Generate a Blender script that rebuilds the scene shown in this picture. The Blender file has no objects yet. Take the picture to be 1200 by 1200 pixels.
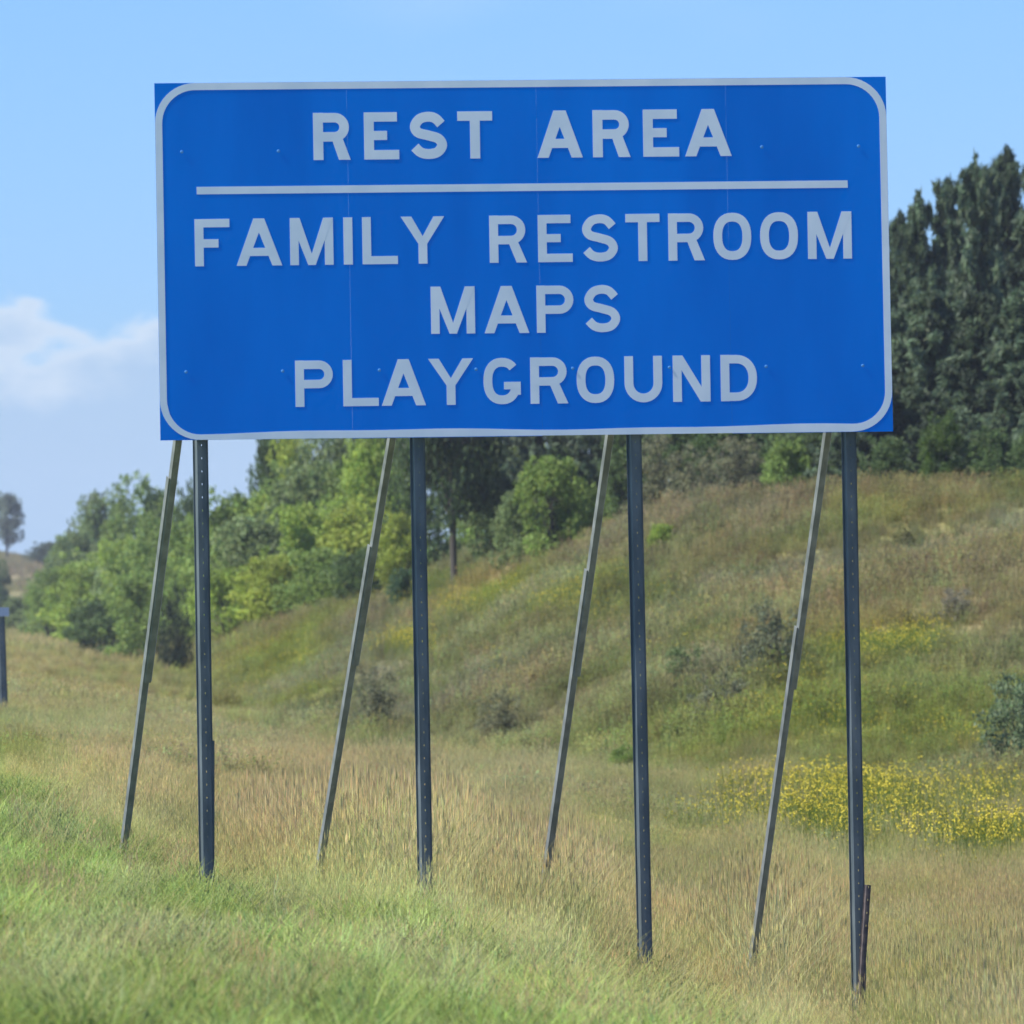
import bpy, math, random
import numpy as np
from mathutils import Vector, Matrix
random.seed(7); RS = np.random.RandomState(11)
S = bpy.context.scene
COL = S.collection

# ------------------------------------------------------------------ camera
K = 8.54e-5                      # tangent of view angle per photograph pixel
CZ = 2.0                         # camera height in world units
PITCH = 100*K
ROLL = math.radians(1.15)
F = Vector((0, math.cos(PITCH), math.sin(PITCH)))
R0 = Vector((1, 0, 0)); U0 = Vector((0, -math.sin(PITCH), math.cos(PITCH)))
RV = R0*math.cos(ROLL) - U0*math.sin(ROLL)
UV = R0*math.sin(ROLL) + U0*math.cos(ROLL)
cam = bpy.data.cameras.new('camera'); camo = bpy.data.objects.new('camera', cam); COL.objects.link(camo)
m = Matrix.Identity(4)
for i in range(3):
    m[i][0] = RV[i]; m[i][1] = UV[i]; m[i][2] = -F[i]
m[2][3] = CZ
camo.matrix_world = m
cam.sensor_width = 36; cam.lens = 18/(600*K); cam.clip_start = .1; cam.clip_end = 9000
cam.dof.use_dof = True; cam.dof.focus_distance = 56; cam.dof.aperture_fstop = 13
S.camera = camo

# ------------------------------------------------------------------ sky, sun, exposure
SUN_EL = 52.0; SUN_AZ = (-0.955, -0.255)      # horizontal direction towards the sun
W = bpy.data.worlds.new('World'); S.world = W; W.use_nodes = True
nt = W.node_tree; nt.nodes.clear()
def N(t, **kw):
    n = nt.nodes.new(t)
    for k, v in kw.items(): setattr(n, k, v)
    return n
def L(a, b): nt.links.new(a, b)
out = N('ShaderNodeOutputWorld'); bg = N('ShaderNodeBackground'); bg.inputs[1].default_value = .052
sky = N('ShaderNodeTexSky', sky_type='NISHITA', sun_disc=False)
sky.sun_elevation = math.radians(SUN_EL)
sky.sun_rotation = math.atan2(SUN_AZ[0], SUN_AZ[1])
sky.altitude = 400; sky.air_density = 1.0; sky.dust_density = .3; sky.ozone_density = 2.0
tint = N('ShaderNodeMix', data_type='RGBA', blend_type='MULTIPLY'); tint.inputs[0].default_value = 1
tint.inputs[7].default_value = (.545, .87, 1.60, 1)
L(sky.outputs[0], tint.inputs[6])
tc = N('ShaderNodeTexCoord'); sep = N('ShaderNodeSeparateXYZ'); L(tc.outputs['Generated'], sep.inputs[0])
mp = N('ShaderNodeMapping'); mp.inputs['Scale'].default_value = (1, 1, 1.9); mp.inputs['Location'].default_value = (3.3, 1.7, .6); L(tc.outputs['Generated'], mp.inputs[0])
n1 = N('ShaderNodeTexNoise'); n1.inputs['Scale'].default_value = 44; n1.inputs['Detail'].default_value = 6; n1.inputs['Roughness'].default_value = .52
L(mp.outputs[0], n1.inputs['Vector'])
n2 = N('ShaderNodeTexNoise'); n2.inputs['Scale'].default_value = 11; n2.inputs['Detail'].default_value = 3
L(mp.outputs[0], n2.inputs['Vector'])
def math_(op, a, b=None, c=None, clamp=False):
    n = N('ShaderNodeMath', operation=op, use_clamp=clamp)
    for i, v in enumerate((a, b, c)):
        if v is None: continue
        if isinstance(v, (int, float)): n.inputs[i].default_value = v
        else: L(v, n.inputs[i])
    return n.outputs[0]
def smooth(v, a, b, lo=0, hi=1):
    n = N('ShaderNodeMapRange', interpolation_type='SMOOTHSTEP'); L(v, n.inputs[0])
    n.inputs[1].default_value = a; n.inputs[2].default_value = b; n.inputs[3].default_value = lo; n.inputs[4].default_value = hi
    return n.outputs[0]
# bank of low cumulus all round the horizon with a ragged top, thin wisps above
edge = math_('ADD', sep.outputs[2], math_('MULTIPLY', math_('SUBTRACT', n1.outputs[0], .5), -.052))
bank = smooth(edge, .0322, .0285)
wisp = math_('MULTIPLY', smooth(n2.outputs[0], .60, .75), .25)
cloud = math_('MAXIMUM', math_('MULTIPLY', bank, .92), wisp)
ccol = N('ShaderNodeMix', data_type='RGBA'); 
L(smooth(math_('ADD', edge, math_('MULTIPLY', math_('SUBTRACT', n2.outputs[0], .5), .02)),   .0185, .0325), ccol.inputs[0])
ccol.inputs[6].default_value = (3.9, 5.5, 7.7, 1); ccol.inputs[7].default_value = (7.4, 8.1, 8.9, 1)
cm = N('ShaderNodeMix', data_type='RGBA'); L(cloud, cm.inputs[0]); L(tint.outputs[2], cm.inputs[6]); L(ccol.outputs[2], cm.inputs[7])
L(cm.outputs[2], bg.inputs[0]); L(bg.outputs[0], out.inputs[0])
sd = bpy.data.lights.new('sun', 'SUN'); sd.energy = 4.3; sd.angle = math.radians(.6); sd.color = (1, .955, .88)
so = bpy.data.objects.new('sun', sd); COL.objects.link(so)
ce = math.cos(math.radians(SUN_EL)); l_ = math.hypot(*SUN_AZ)
to_sun = Vector((SUN_AZ[0]/l_*ce, SUN_AZ[1]/l_*ce, math.sin(math.radians(SUN_EL))))
so.rotation_euler = to_sun.to_track_quat('Z', 'Y').to_euler(); so.location = (0, 0, 60)
S.view_settings.view_transform = 'Standard'; S.view_settings.look = 'None'; S.view_settings.exposure = 1.1; S.view_settings.gamma = 1
S.render.engine = 'CYCLES'
S.cycles.max_bounces = 6; S.cycles.transparent_max_bounces = 8

# ------------------------------------------------------------------ helpers
def ray(px, py): return F + RV*((px-600)*K) + UV*((600-py)*K)
def at(px, py, Y):
    d = ray(px, py); return Vector((0, 0, CZ)) + d*(Y/d.y)
def link(name, data, parent=None, **props):
    o = bpy.data.objects.new(name, data); COL.objects.link(o)
    if parent: o.parent = parent
    for k, v in props.items(): o[k] = v
    return o
def tag(o, label=None, category=None, group=None, kind=None):
    for k, v in (('label', label), ('category', category), ('group', group), ('kind', kind)):
        if v: o[k] = v
    return o
def mesh(name, V, Fc, mats=(), smooth_=False, mi=None):
    me = bpy.data.meshes.new(name); me.from_pydata([tuple(v) for v in V], [], [tuple(f) for f in Fc])
    for mt in mats: me.materials.append(mt)
    if mi is not None: me.polygons.foreach_set('material_index', mi)
    if smooth_: me.polygons.foreach_set('use_smooth', [True]*len(me.polygons))
    me.update(); return me
def fast_mesh(name, V, nq, mats=(), colors=None, mi=None, per=4):
    """V: (nq*per,3) array, each consecutive `per` vertices a face; colors per face"""
    me = bpy.data.meshes.new(name); V = np.asarray(V, np.float32)
    me.vertices.add(len(V)); me.vertices.foreach_set('co', V.ravel())
    me.loops.add(len(V)); me.loops.foreach_set('vertex_index', np.arange(len(V), dtype=np.int32))
    me.polygons.add(nq); me.polygons.foreach_set('loop_start', np.arange(nq, dtype=np.int32)*per)
    for mt in mats: me.materials.append(mt)
    if mi is not None: me.polygons.foreach_set('material_index', np.asarray(mi, np.int32))
    if colors is not None:
        a = me.attributes.new('leaf', 'FLOAT_COLOR', 'CORNER')
        c = np.repeat(np.concatenate([colors, np.ones((nq, 1))], 1), per, 0).astype(np.float32)
        a.data.foreach_set('color', c.ravel())
    me.update(calc_edges=True); me.validate(); return me

def mat(name, base=(.5, .5, .5), rough=.6, metal=0, spec=.5):
    mt = bpy.data.materials.new(name); mt.use_nodes = True
    p = mt.node_tree.nodes['Principled BSDF']; p.inputs['Base Color'].default_value = (*base, 1)
    p.inputs['Roughness'].default_value = rough; p.inputs['Metallic'].default_value = metal
    p.inputs['Specular IOR Level'].default_value = spec
    return mt, mt.node_tree, p
def noise_color(ntree, p, c1, c2, scale, detail=5, lo=.35, hi=.65, stretch=(1, 1, 1), bump=0):
    nn = ntree.nodes
    t = nn.new('ShaderNodeTexCoord'); mpp = nn.new('ShaderNodeMapping'); mpp.inputs['Scale'].default_value = stretch
    no = nn.new('ShaderNodeTexNoise'); no.inputs['Scale'].default_value = scale; no.inputs['Detail'].default_value = detail
    cr = nn.new('ShaderNodeValToRGB'); cr.color_ramp.elements[0].position = lo; cr.color_ramp.elements[1].position = hi
    cr.color_ramp.elements[0].color = (*c1, 1); cr.color_ramp.elements[1].color = (*c2, 1)
    l = ntree.links.new; l(t.outputs['Object'], mpp.inputs[0]); l(mpp.outputs[0], no.inputs['Vector'])
    l(no.outputs[0], cr.inputs[0]); l(cr.outputs[0], p.inputs['Base Color'])
    if bump:
        b = nn.new('ShaderNodeBump'); b.inputs['Strength'].default_value = bump; l(no.outputs[0], b.inputs['Height']); l(b.outputs[0], p.inputs['Normal'])
M = {}
mt, t, p = mat('blue_sheeting', rough=.6, spec=.04); noise_color(t, p, (.0002, .172, .71), (.0008, .222, .84), 2.6, 9, .3, .7, (1, 1, .22)); M['blue'] = mt
mt, t, p = mat('white_sheeting', rough=.5, spec=.3); noise_color(t, p, (.70, .80, .89), (.80, .88, .95), 6, 6); M['white'] = mt
mt, t, p = mat('galvanised_steel', rough=.55, metal=.3); noise_color(t, p, (.065, .09, .10), (.13, .16, .17), 14, 8, stretch=(1, 1, .25), bump=.1); M['post'] = mt
mt, t, p = mat('brace_steel', rough=.55, metal=.0); noise_color(t, p, (.15, .17, .17), (.25, .275, .275), 18, 8, stretch=(1, 1, .3), bump=.1); M['brace'] = mt
mt, t, p = mat('rusty_steel', rough=.8, metal=.2); noise_color(t, p, (.05, .045, .05), (.11, .09, .085), 25, 8); M['rust'] = mt
mt, t, p = mat('aluminium', (.4, .42, .44), .4, .8); M['alu'] = mt
mt, t, p = mat('bolt_head', (.06, .27, .62), .45, .1); M['bolt'] = mt
mt, t, p = mat('bark', rough=.9, spec=.2); noise_color(t, p, (.03, .028, .022), (.10, .09, .075), 7, 8, stretch=(1, 1, .2), bump=.5); M['bark'] = mt
mt, t, p = mat('reflector_cap', (.35, .42, .52), .35, .3); M['cap'] = mt

def foliage_mat(name, mode, trans=.35, jitter=True, rough=.6):
    """mode: 'INSTANCER' colour carried by each tuft, 'LEAF' colour carried by each leaf times the plant's own tint"""
    mt = bpy.data.materials.new(name); mt.use_nodes = True; t = mt.node_tree; t.nodes.clear(); nn = t.nodes; l = t.links.new
    o = nn.new('ShaderNodeOutputMaterial'); mix = nn.new('ShaderNodeMixShader'); mix.inputs[0].default_value = trans
    d = nn.new('ShaderNodeBsdfPrincipled'); d.inputs['Roughness'].default_value = rough; d.inputs['Specular IOR Level'].default_value = .25
    tr = nn.new('ShaderNodeBsdfTranslucent')
    if mode == 'INSTANCER':
        a = nn.new('ShaderNodeAttribute'); a.attribute_type = 'INSTANCER'; a.attribute_name = 'col'; c = a.outputs['Color']
        b = nn.new('ShaderNodeAttribute'); b.attribute_name = 'leaf'
        mu = nn.new('ShaderNodeMix'); mu.data_type = 'RGBA'; mu.blend_type = 'MULTIPLY'; mu.inputs[0].default_value = 1
        l(c, mu.inputs[6]); l(b.outputs['Color'], mu.inputs[7]); c = mu.outputs[2]
    else:
        a = nn.new('ShaderNodeAttribute'); a.attribute_type = 'OBJECT'; a.attribute_name = 'tint'
        b = nn.new('ShaderNodeAttribute'); b.attribute_name = 'leaf'
        mu = nn.new('ShaderNodeMix'); mu.data_type = 'RGBA'; mu.blend_type = 'MULTIPLY'; mu.inputs[0].default_value = 1
        l(a.outputs['Color'], mu.inputs[6]); l(b.outputs['Color'], mu.inputs[7]); c = mu.outputs[2]
    l(c, d.inputs['Base Color']); l(c, tr.inputs[0]); l(d.outputs[0], mix.inputs[1]); l(tr.outputs[0], mix.inputs[2]); l(mix.outputs[0], o.inputs[0])
    return mt
M['blade'] = foliage_mat('grass_blade', 'INSTANCER', .5)
M['leaf'] = foliage_mat('tree_leaf', 'LEAF', .45)
mt, t, p = mat('yellow_petal', (.62, .50, .02), .7); M['petal'] = mt
mt, t, p = mat('white_petal', (.75, .75, .68), .6); M['whitepetal'] = mt

# ------------------------------------------------------------------ terrain
CP = np.array([-500, 0, 100, 250, 420, 640, 830, 1000, 1200, 1700], float)
def interp_row(vals, px): return np.interp(px, CP, vals)
near = [  # (Y, ground height relative to the eye) per column
 (12, [-1.35, -1.36, -1.37, -1.40, -1.43, -1.46, -1.50, -1.52, -1.55, -1.6]),
 (25, [-1.30, -1.33, -1.34, -1.37, -1.41, -1.47, -1.53, -1.58, -1.64, -1.75]),
 (38, [-1.24, -1.30, -1.33, -1.42, -1.51, -1.66, -1.84, -1.95, -2.05, -2.25]),
 (50, [-1.12, -1.26, -1.33, -1.52, -1.58, -1.78, -2.13, -2.25, -2.33, -2.5]),
 (65, [-1.10, -1.26, -1.33, -1.53, -1.70, -1.92, -2.22, -2.33, -2.42, -2.6]),
 (90, [-1.20, -1.36, -1.50, -1.75, -2.06, -2.22, -2.38, -2.44, -2.46, -2.5])]
toe_py = [738, 743, 772, 828, 887, 896, 918, 926, 932, 940]; toe_Y = [700, 560, 380, 200, 145, 135, 122, 118, 115, 112]
mid_py = [692, 698, 735, 788, 806, 768, 750, 748, 746, 737]; mid_Y = [830, 740, 500, 232, 185, 165, 150, 144, 140, 135]
cre_py = [652, 656, 698, 746, 724, 646, 606, 597, 588, 574]; cre_Y = [980, 900, 620, 262, 222, 200, 182, 174, 168, 160]
bak_py = [646, 650, 675, 712, 686, 622, 592, 585, 577, 563]; bak_Y = [1200, 1150, 900, 350, 290, 250, 230, 220, 215, 210]
far_py = [655]*10; far_Y = [4000]*10
def z_of(py, Y, px): 
    # height above eye of a point seen at row py, roll included
    d = (600-py)*K*math.cos(ROLL) - (px-600)*K*(-math.sin(ROLL))*-1
    return Y*((600-py)*K*math.cos(ROLL) - (px-600)*K*math.sin(ROLL)*1.0 + math.tan(PITCH))
rowsY, rowsZ = [], []
for Y, z in near: rowsY.append([Y]*10); rowsZ.append(z)
for pyv, Yv in ((toe_py, toe_Y), (mid_py, mid_Y), (cre_py, cre_Y), (bak_py, bak_Y), (far_py, far_Y)):
    rowsY.append(Yv); rowsZ.append([z_of(a, b, c) for a, b, c in zip(pyv, Yv, CP)])
rowsY = np.array(rowsY, float); rowsZ = np.array(rowsZ, float)
def vnoise(x, y, s, seed=0):
    x = x/s; y = y/s; xi = np.floor(x); yi = np.floor(y); fx = x-xi; fy = y-yi
    def h(a, b):
        v = np.sin(a*127.1+b*311.7+seed*74.7)*43758.5453; return v-np.floor(v)
    fx = fx*fx*(3-2*fx); fy = fy*fy*(3-2*fy)
    return (h(xi, yi)*(1-fx)+h(xi+1, yi)*fx)*(1-fy)+(h(xi, yi+1)*(1-fx)+h(xi+1, yi+1)*fx)*fy
def gz(X, Y):
    """ground height in world units (arrays)"""
    X = np.asarray(X, float); Y = np.asarray(Y, float)
    Yc = np.maximum(Y, 12.0); px = np.clip(600 + X/Yc/K, -500, 1700)
    ys = np.array([np.interp(px, CP, r) for r in rowsY]); zs = np.array([np.interp(px, CP, r) for r in rowsZ])
    z = np.where(Yc <= ys[0], zs[0], zs[-1])
    for i in range(len(ys)-1):
        t = (Yc-ys[i])/(ys[i+1]-ys[i]); mk = (t >= 0) & (t <= 1)
        # soften the breaks of slope
        t2 = np.clip(t, 0, 1)
        z = np.where(mk, zs[i]+(zs[i+1]-zs[i])*t2, z)
    amp = np.clip((Yc-40)/400, 0.0, .35)
    z = z + (vnoise(X, Y, 7.0, 1)-.5)*amp*.9 + (vnoise(X, Y, 2.3, 2)-.5)*amp*.35 + (vnoise(X, Y, .9, 3)-.5)*.04
    return z + CZ
def ghit(px, py, y0=30, y1=262):
    """first ground point along the view through a photograph pixel"""
    Y = y0
    while Y < y1:
        P = at(px, py, Y)
        if P.z <= float(gz(P.x, Y)): return Y
        Y *= 1.004
    return None

# vegetation colours (albedo)
GREEN = (.19, .265, .045); MINT = (.31, .39, .17); TAN = (.45, .355, .175); PALE = (.36, .37, .19); OLIVE = (.215, .22, .08)
BROWN = (.27, .225, .125); YGREEN = (.24, .27, .04); DKGREEN = (.06, .09, .03); GREY = (.25, .24, .16); ORANGE = (.30, .23, .10)
PATCH = [  # px, py, rx, ry, colour, strength
 (60, 875, 95, 22, MINT, 1.0), (20, 905, 90, 18, YGREEN, .9), (130, 870, 40, 12, MINT, .5), (60, 800, 160, 45, TAN, .7), (250, 870, 120, 35, PALE, .7),
 (180, 930, 130, 35, TAN, .9), (330, 925, 160, 25, TAN, .7), (430, 1000, 190, 48, TAN, 1.0), (250, 960, 90, 40, TAN, .9), (620, 1075, 160, 28, TAN, .75), (820, 1080, 120, 30, PALE, .4),
 (1120, 1100, 130, 60, TAN, .75), (900, 1120, 100, 40, TAN, .5), (620, 920, 200, 40, PALE, .6), (560, 960, 100, 30, PALE, .5), (980, 1130, 60, 40, TAN, .5),
 (120, 1130, 60, 30, TAN, .6), (60, 1150, 40, 30, PALE, .4), (760, 1000, 120, 30, YGREEN, .3), (600, 1040, 60, 30, DKGREEN, .4), (880, 1090, 50, 40, YGREEN, .4),
 (330, 780, 90, 40, YGREEN, .7), (350, 820, 130, 25, YGREEN, .5), (560, 705, 130, 22, YGREEN, .9), (470, 745, 40, 14, YGREEN, .9), (640, 690, 90, 20, YGREEN, .8),
 (600, 650, 120, 25, BROWN, .9), (430, 720, 60, 25, BROWN, .9), (700, 620, 90, 25, BROWN, .8), (860, 600, 160, 30, BROWN, .8), (1080, 590, 160, 35, ORANGE, .6),
 (740, 725, 80, 30, YGREEN, .5), (700, 760, 160, 60, OLIVE, .6), (1000, 760, 120, 22, YGREEN, .8), (1060, 740, 60, 16, YGREEN, .8), (1100, 810, 120, 18, PALE, .7),
 (1090, 660, 90, 30, OLIVE, .6), (900, 660, 120, 20, ORANGE, .35), (940, 840, 90, 35, YGREEN, .5), (1120, 860, 90, 22, YGREEN, .5), (1000, 940, 200, 40, OLIVE, .8),
 (900, 930, 100, 25, YGREEN, .6), (1150, 960, 100, 25, OLIVE, .6), (440, 810, 40, 40, GREY, .7), (590, 820, 60, 30, GREY, .7), (850, 800, 70, 50, GREY, .5), (1130, 700, 80, 60, GREY, .35),
 (40, 670, 60, 18, BROWN, .9), (120, 800, 90, 14, YGREEN, .5), (300, 730, 60, 20, BROWN, .7)]
EDGE_X = [-500, 0, 130, 245, 350, 500, 750, 1000, 1200, 1700]; EDGE_Y = [830, 900, 965, 1030, 1060, 1085, 1150, 1235, 1320, 1400]
def veg_color(px, py, X, Y):
    """mix of plant colours growing at each ground point (arrays) and the share of mown turf"""
    n = len(px); c = np.empty((n, 3))
    e = np.interp(px, EDGE_X, EDGE_Y)
    mown = 1/(1+np.exp(-(py-e+14*(vnoise(X, Y*.15, .5, 61)-.5)*2)/17.0)) 
    toe = np.interp(px, CP, toe_py)
    hill = 1/(1+np.exp((py-toe)/6.0))
    dit = np.array(PALE)*.6+np.array(YGREEN)*.4
    hil = np.array(OLIVE)*.68+np.array(BROWN)*.32
    c[:] = dit*(1-hill[:, None]) + hil*hill[:, None]
    for (a, b, rx, ry, col, s) in PATCH:
        w = s*np.exp(-(((px-a)/rx)**2+((py-b)/ry)**2)**1.3)
        c = c*(1-w[:, None]) + np.array(col)*w[:, None]
    fs = vnoise(X, Y*.12, .35, 5)*.6+vnoise(X, Y*.12, .12, 6)*.4
    g = np.array(GREEN)*(1-.35*fs[:, None]) + np.array(MINT)*(.65*vnoise(X, Y*.15, .22, 26)[:, None])
    w = np.clip((vnoise(X, Y*.12, .3, 7)*.6+vnoise(X, Y*.12, .09, 27)*.4-.5)*5, 0, 1)[:, None]*.5; g = g*(1-w)+np.array(PALE)*w
    for (a, b, rx, ry, col, s) in ((130, 1130, 80, 35, PALE, .8), (40, 1165, 60, 35, PALE, .6), (1000, 1190, 190, 45, TAN, .8), (520, 1150, 140, 25, PALE, .35), (760, 1180, 120, 25, TAN, .5), (330, 1175, 70, 18, PALE, .4)):
        w = s*(.4+.9*vnoise(X, Y*.12, .1, 51))*np.exp(-(((px-a)/rx)**2+((py-b)/ry)**2)); g = g*(1-w[:, None])+np.array(col)*w[:, None]
    c = c*(1-mown[:, None]) + g*mown[:, None]
    for col, sc_, sd_, th in ((DKGREEN, 3.0, 12, .74), (YGREEN, 5.0, 13, .66), (GREY, 4.0, 14, .70), (PALE, 7.0, 15, .68), (ORANGE, 6.5, 16, .70)):
        w = np.clip((vnoise(X, Y*.35, sc_, sd_)*.7+vnoise(X, Y*.35, sc_*.3, sd_+9)*.3-th+.08)*7, 0, 1)*.55*hill*np.clip((660-Y)/300, 0, 1); c = c*(1-w[:, None])+np.array(col)*w[:, None]
    for col, sc_, sd_, th in ((OLIVE, .5, 41, .62), (YGREEN, .35, 42, .64), (PALE, .4, 43, .60), (TAN, .6, 44, .64)):
        w = np.clip((vnoise(X, Y*.14, sc_, sd_)*.65+vnoise(X, Y*.14, sc_*.35, sd_+9)*.35-th+.1)*6, 0, 1)*.5*(1-hill)*(1-mown); c = c*(1-w[:, None])+np.array(col)*w[:, None]
    w = .22*(1-mown)*(1-hill); c = c*(1-w[:, None])+np.array(TAN)*w[:, None]
    v = (vnoise(X, Y*.2, .5, 8)-.5); c = c*(1+.35*v[:, None])
    return c, mown, hill
def to_px(X, Y, Z):
    d = np.stack([X, Y, Z-CZ], -1); f = d@np.array(F); return 600+(d@np.array(RV))/f/K, 600-(d@np.array(UV))/f/K

xs = np.concatenate([-np.geomspace(900, 14, 30), np.linspace(-13.5, 13.5, 136), np.geomspace(14, 900, 30)])
ys_ = np.concatenate([np.linspace(-150, -20, 8), np.linspace(-10, 25, 20), np.linspace(26, 130, 170), np.linspace(131, 330, 160), np.geomspace(334, 1700, 60)])
GX, GY = np.meshgrid(xs, ys_); GZ = gz(GX.ravel(), GY.ravel())
V = np.stack([GX.ravel(), GY.ravel(), GZ], -1)
nx, ny = len(xs), len(ys_); idx = np.arange(nx*ny).reshape(ny, nx)
quads = np.stack([idx[:-1, :-1], idx[:-1, 1:], idx[1:, 1:], idx[1:, :-1]], -1).reshape(-1, 4)
me = bpy.data.meshes.new('ground'); me.from_pydata(V.tolist(), [], quads.tolist())
me.polygons.foreach_set('use_smooth', [True]*len(me.polygons))
gpx, gpy = to_px(V[:, 0], np.maximum(V[:, 1], 12), V[:, 2])
gc, _, _ = veg_color(np.clip(gpx, -300, 1500), np.clip(gpy, 500, 1400), V[:, 0], np.abs(V[:, 1])+1)
a = me.attributes.new('plants', 'FLOAT_COLOR', 'POINT'); a.data.foreach_set('color', np.concatenate([gc*.75, np.ones((len(gc), 1))], 1).astype(np.float32).ravel())
mt, t, p = mat('meadow_soil', rough=.95, spec=.1)
at_ = t.nodes.new('ShaderNodeAttribute'); at_.attribute_name = 'plants'
no = t.nodes.new('ShaderNodeTexNoise'); no.inputs['Scale'].default_value = 3.0; no.inputs['Detail'].default_value = 8
tcn = t.nodes.new('ShaderNodeTexCoord'); t.links.new(tcn.outputs['Object'], no.inputs[0])
mr = t.nodes.new('ShaderNodeMapRange'); mr.inputs[1].default_value = .3; mr.inputs[2].default_value = .7; mr.inputs[3].default_value = .6; mr.inputs[4].default_value = 1.3
t.links.new(no.outputs[0], mr.inputs[0])
mu = t.nodes.new('ShaderNodeVectorMath'); mu.operation = 'SCALE'; t.links.new(at_.outputs['Color'], mu.inputs[0]); t.links.new(mr.outputs[0], mu.inputs['Scale'])
t.links.new(mu.outputs[0], p.inputs['Base Color'])
me.materials.append(mt)
tag(link('ground', me), 'rough grassy roadside rising to a low hill', None, None, 'structure')

# ------------------------------------------------------------------ road sign
A_ = math.radians(11); PR = Vector((math.cos(A_), math.sin(A_), 0)); PN = Vector((math.sin(A_), -math.cos(A_), 0))
PO = at(612, 300, 50)
def onp(px, py, proud=0.0):
    d = ray(px, py); o = Vector((0, 0, CZ)); q = PO + PN*proud
    return o + d*((q-o).dot(PN)/d.dot(PN))
sign = bpy.data.objects.new('road_sign', None); COL.objects.link(sign)
tag(sign, 'large blue highway sign lettered REST AREA on four braced steel posts in grass', 'road sign')
TL, TR_, BR, BL = (180.8, 97.6), (1037.8, 89.8), (1046.6, 505.3), (188.0, 516.2)
def q2(a, b):   # a across, b down
    x = (1-a)*((1-b)*TL[0]+b*BL[0]) + a*((1-b)*TR_[0]+b*BR[0]); y = (1-a)*((1-b)*TL[1]+b*BL[1]) + a*((1-b)*TR_[1]+b*BR[1]); return x, y
WPX, HPX = 857.0, 417.0
def prism(poly, z0, z1):
    """poly of photograph pixels (clockwise or not) extruded along the sign normal from depth z0 to z1 (z1 faces traffic)"""
    n = len(poly); V = [onp(x, y, z1) for x, y in poly]+[onp(x, y, z0) for x, y in poly]
    Fc = [list(range(n)), list(range(2*n-1, n-1, -1))]+[[i, i+n, (i+1) % n+n, (i+1) % n] for i in range(n)]
    return V, Fc
def join(parts):
    V, Fc = [], []
    for v, f in parts:
        o = len(V); V += list(v); Fc += [[i+o for i in g] for g in f]
    return V, Fc
def part(name, vf, material, parent=sign, **kw):
    me = mesh(name, vf[0], vf[1], (material,)); o = link(name, me, parent)
    for k, v in kw.items(): o[k] = v
    return o
# four sheets butted side by side
seams = [0, (406-181)/WPX, (628-181)/WPX, (850-181)/WPX, 1]
for i in range(4):
    a0 = seams[i]+(.00004 if i else 0); a1 = seams[i+1]-(.00004 if i < 3 else 0)
    dz = (0, .00012, .00004, .00015)[i]
    db = (0, .0012, -.001, .0008)[i]
    part('sign_panel', prism([q2(a0, 0), q2(a1, 0), q2(a1, 1+db), q2(a0, 1+db)], -.012+dz, dz), M['blue'])
# border ring with rounded corners
def rrect(inset, rad, n=10):
    pts = []; w, h = WPX, HPX
    for cx, cy, a0 in ((w-inset-rad, inset+rad, -90), (w-inset-rad, h-inset-rad, 0), (inset+rad, h-inset-rad, 90), (inset+rad, inset+rad, 180)):
        for k in range(n+1):
            a = math.radians(a0+90*k/n); pts.append((cx+rad*math.cos(a), cy+rad*math.sin(a)))
    return pts
def dens(pts, per=6):
    o = []
    for i, a in enumerate(pts):
        b = pts[(i+1) % len(pts)]; d = math.hypot(b[0]-a[0], b[1]-a[1]); n = max(1, int(d//40))
        for k in range(n): o.append((a[0]+(b[0]-a[0])*k/n, a[1]+(b[1]-a[1])*k/n))
    return o
def strip_ring(o_, i_, z0, z1):
    n = len(o_); mp_ = lambda p: q2(p[0]/WPX, p[1]/HPX); V = []
    for z in (z1, z0):
        V += [onp(*mp_(p), z) for p in o_]; V += [onp(*mp_(p), z) for p in i_]
    Fc = []
    for k in range(n):
        j = (k+1) % n
        Fc += [[k, j, n+j, n+k], [k, 2*n+k, 2*n+j, j], [n+k, n+j, 3*n+j, 3*n+k]]
    return V, Fc
def wob(p, s):   # the tape is laid a little unevenly along the bottom edge
    if p[1] > 380: return (p[0], p[1]+s*1.3*math.sin(p[0]*.013+1.2)+s*.7*math.sin(p[0]*.031))
    return p
oo = rrect(.15, 47, 12); ii = rrect(8.4, 39, 12)
# matched densification
def dens2(a_, b_):
    A, B = [], []
    for k in range(len(a_)):
        j = (k+1) % len(a_); d = math.hypot(a_[j][0]-a_[k][0], a_[j][1]-a_[k][1]); n = max(1, int(d//30))
        for q in range(n):
            f = q/n; A.append(tuple(a_[k][c]*(1-f)+a_[j][c]*f for c in (0, 1))); B.append(tuple(b_[k][c]*(1-f)+b_[j][c]*f for c in (0, 1)))
    return A, B
oo, ii = dens2(oo, ii); ii = [wob(p, 1) for p in ii]
part('border', strip_ring(oo, ii, -.001, .0009), M['white'])
part('divider_line', prism([(230.3, 219.0), (993.2, 211.3), (993.5, 220.0), (230.6, 227.8)], -.001, .0009), M['white'])

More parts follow.
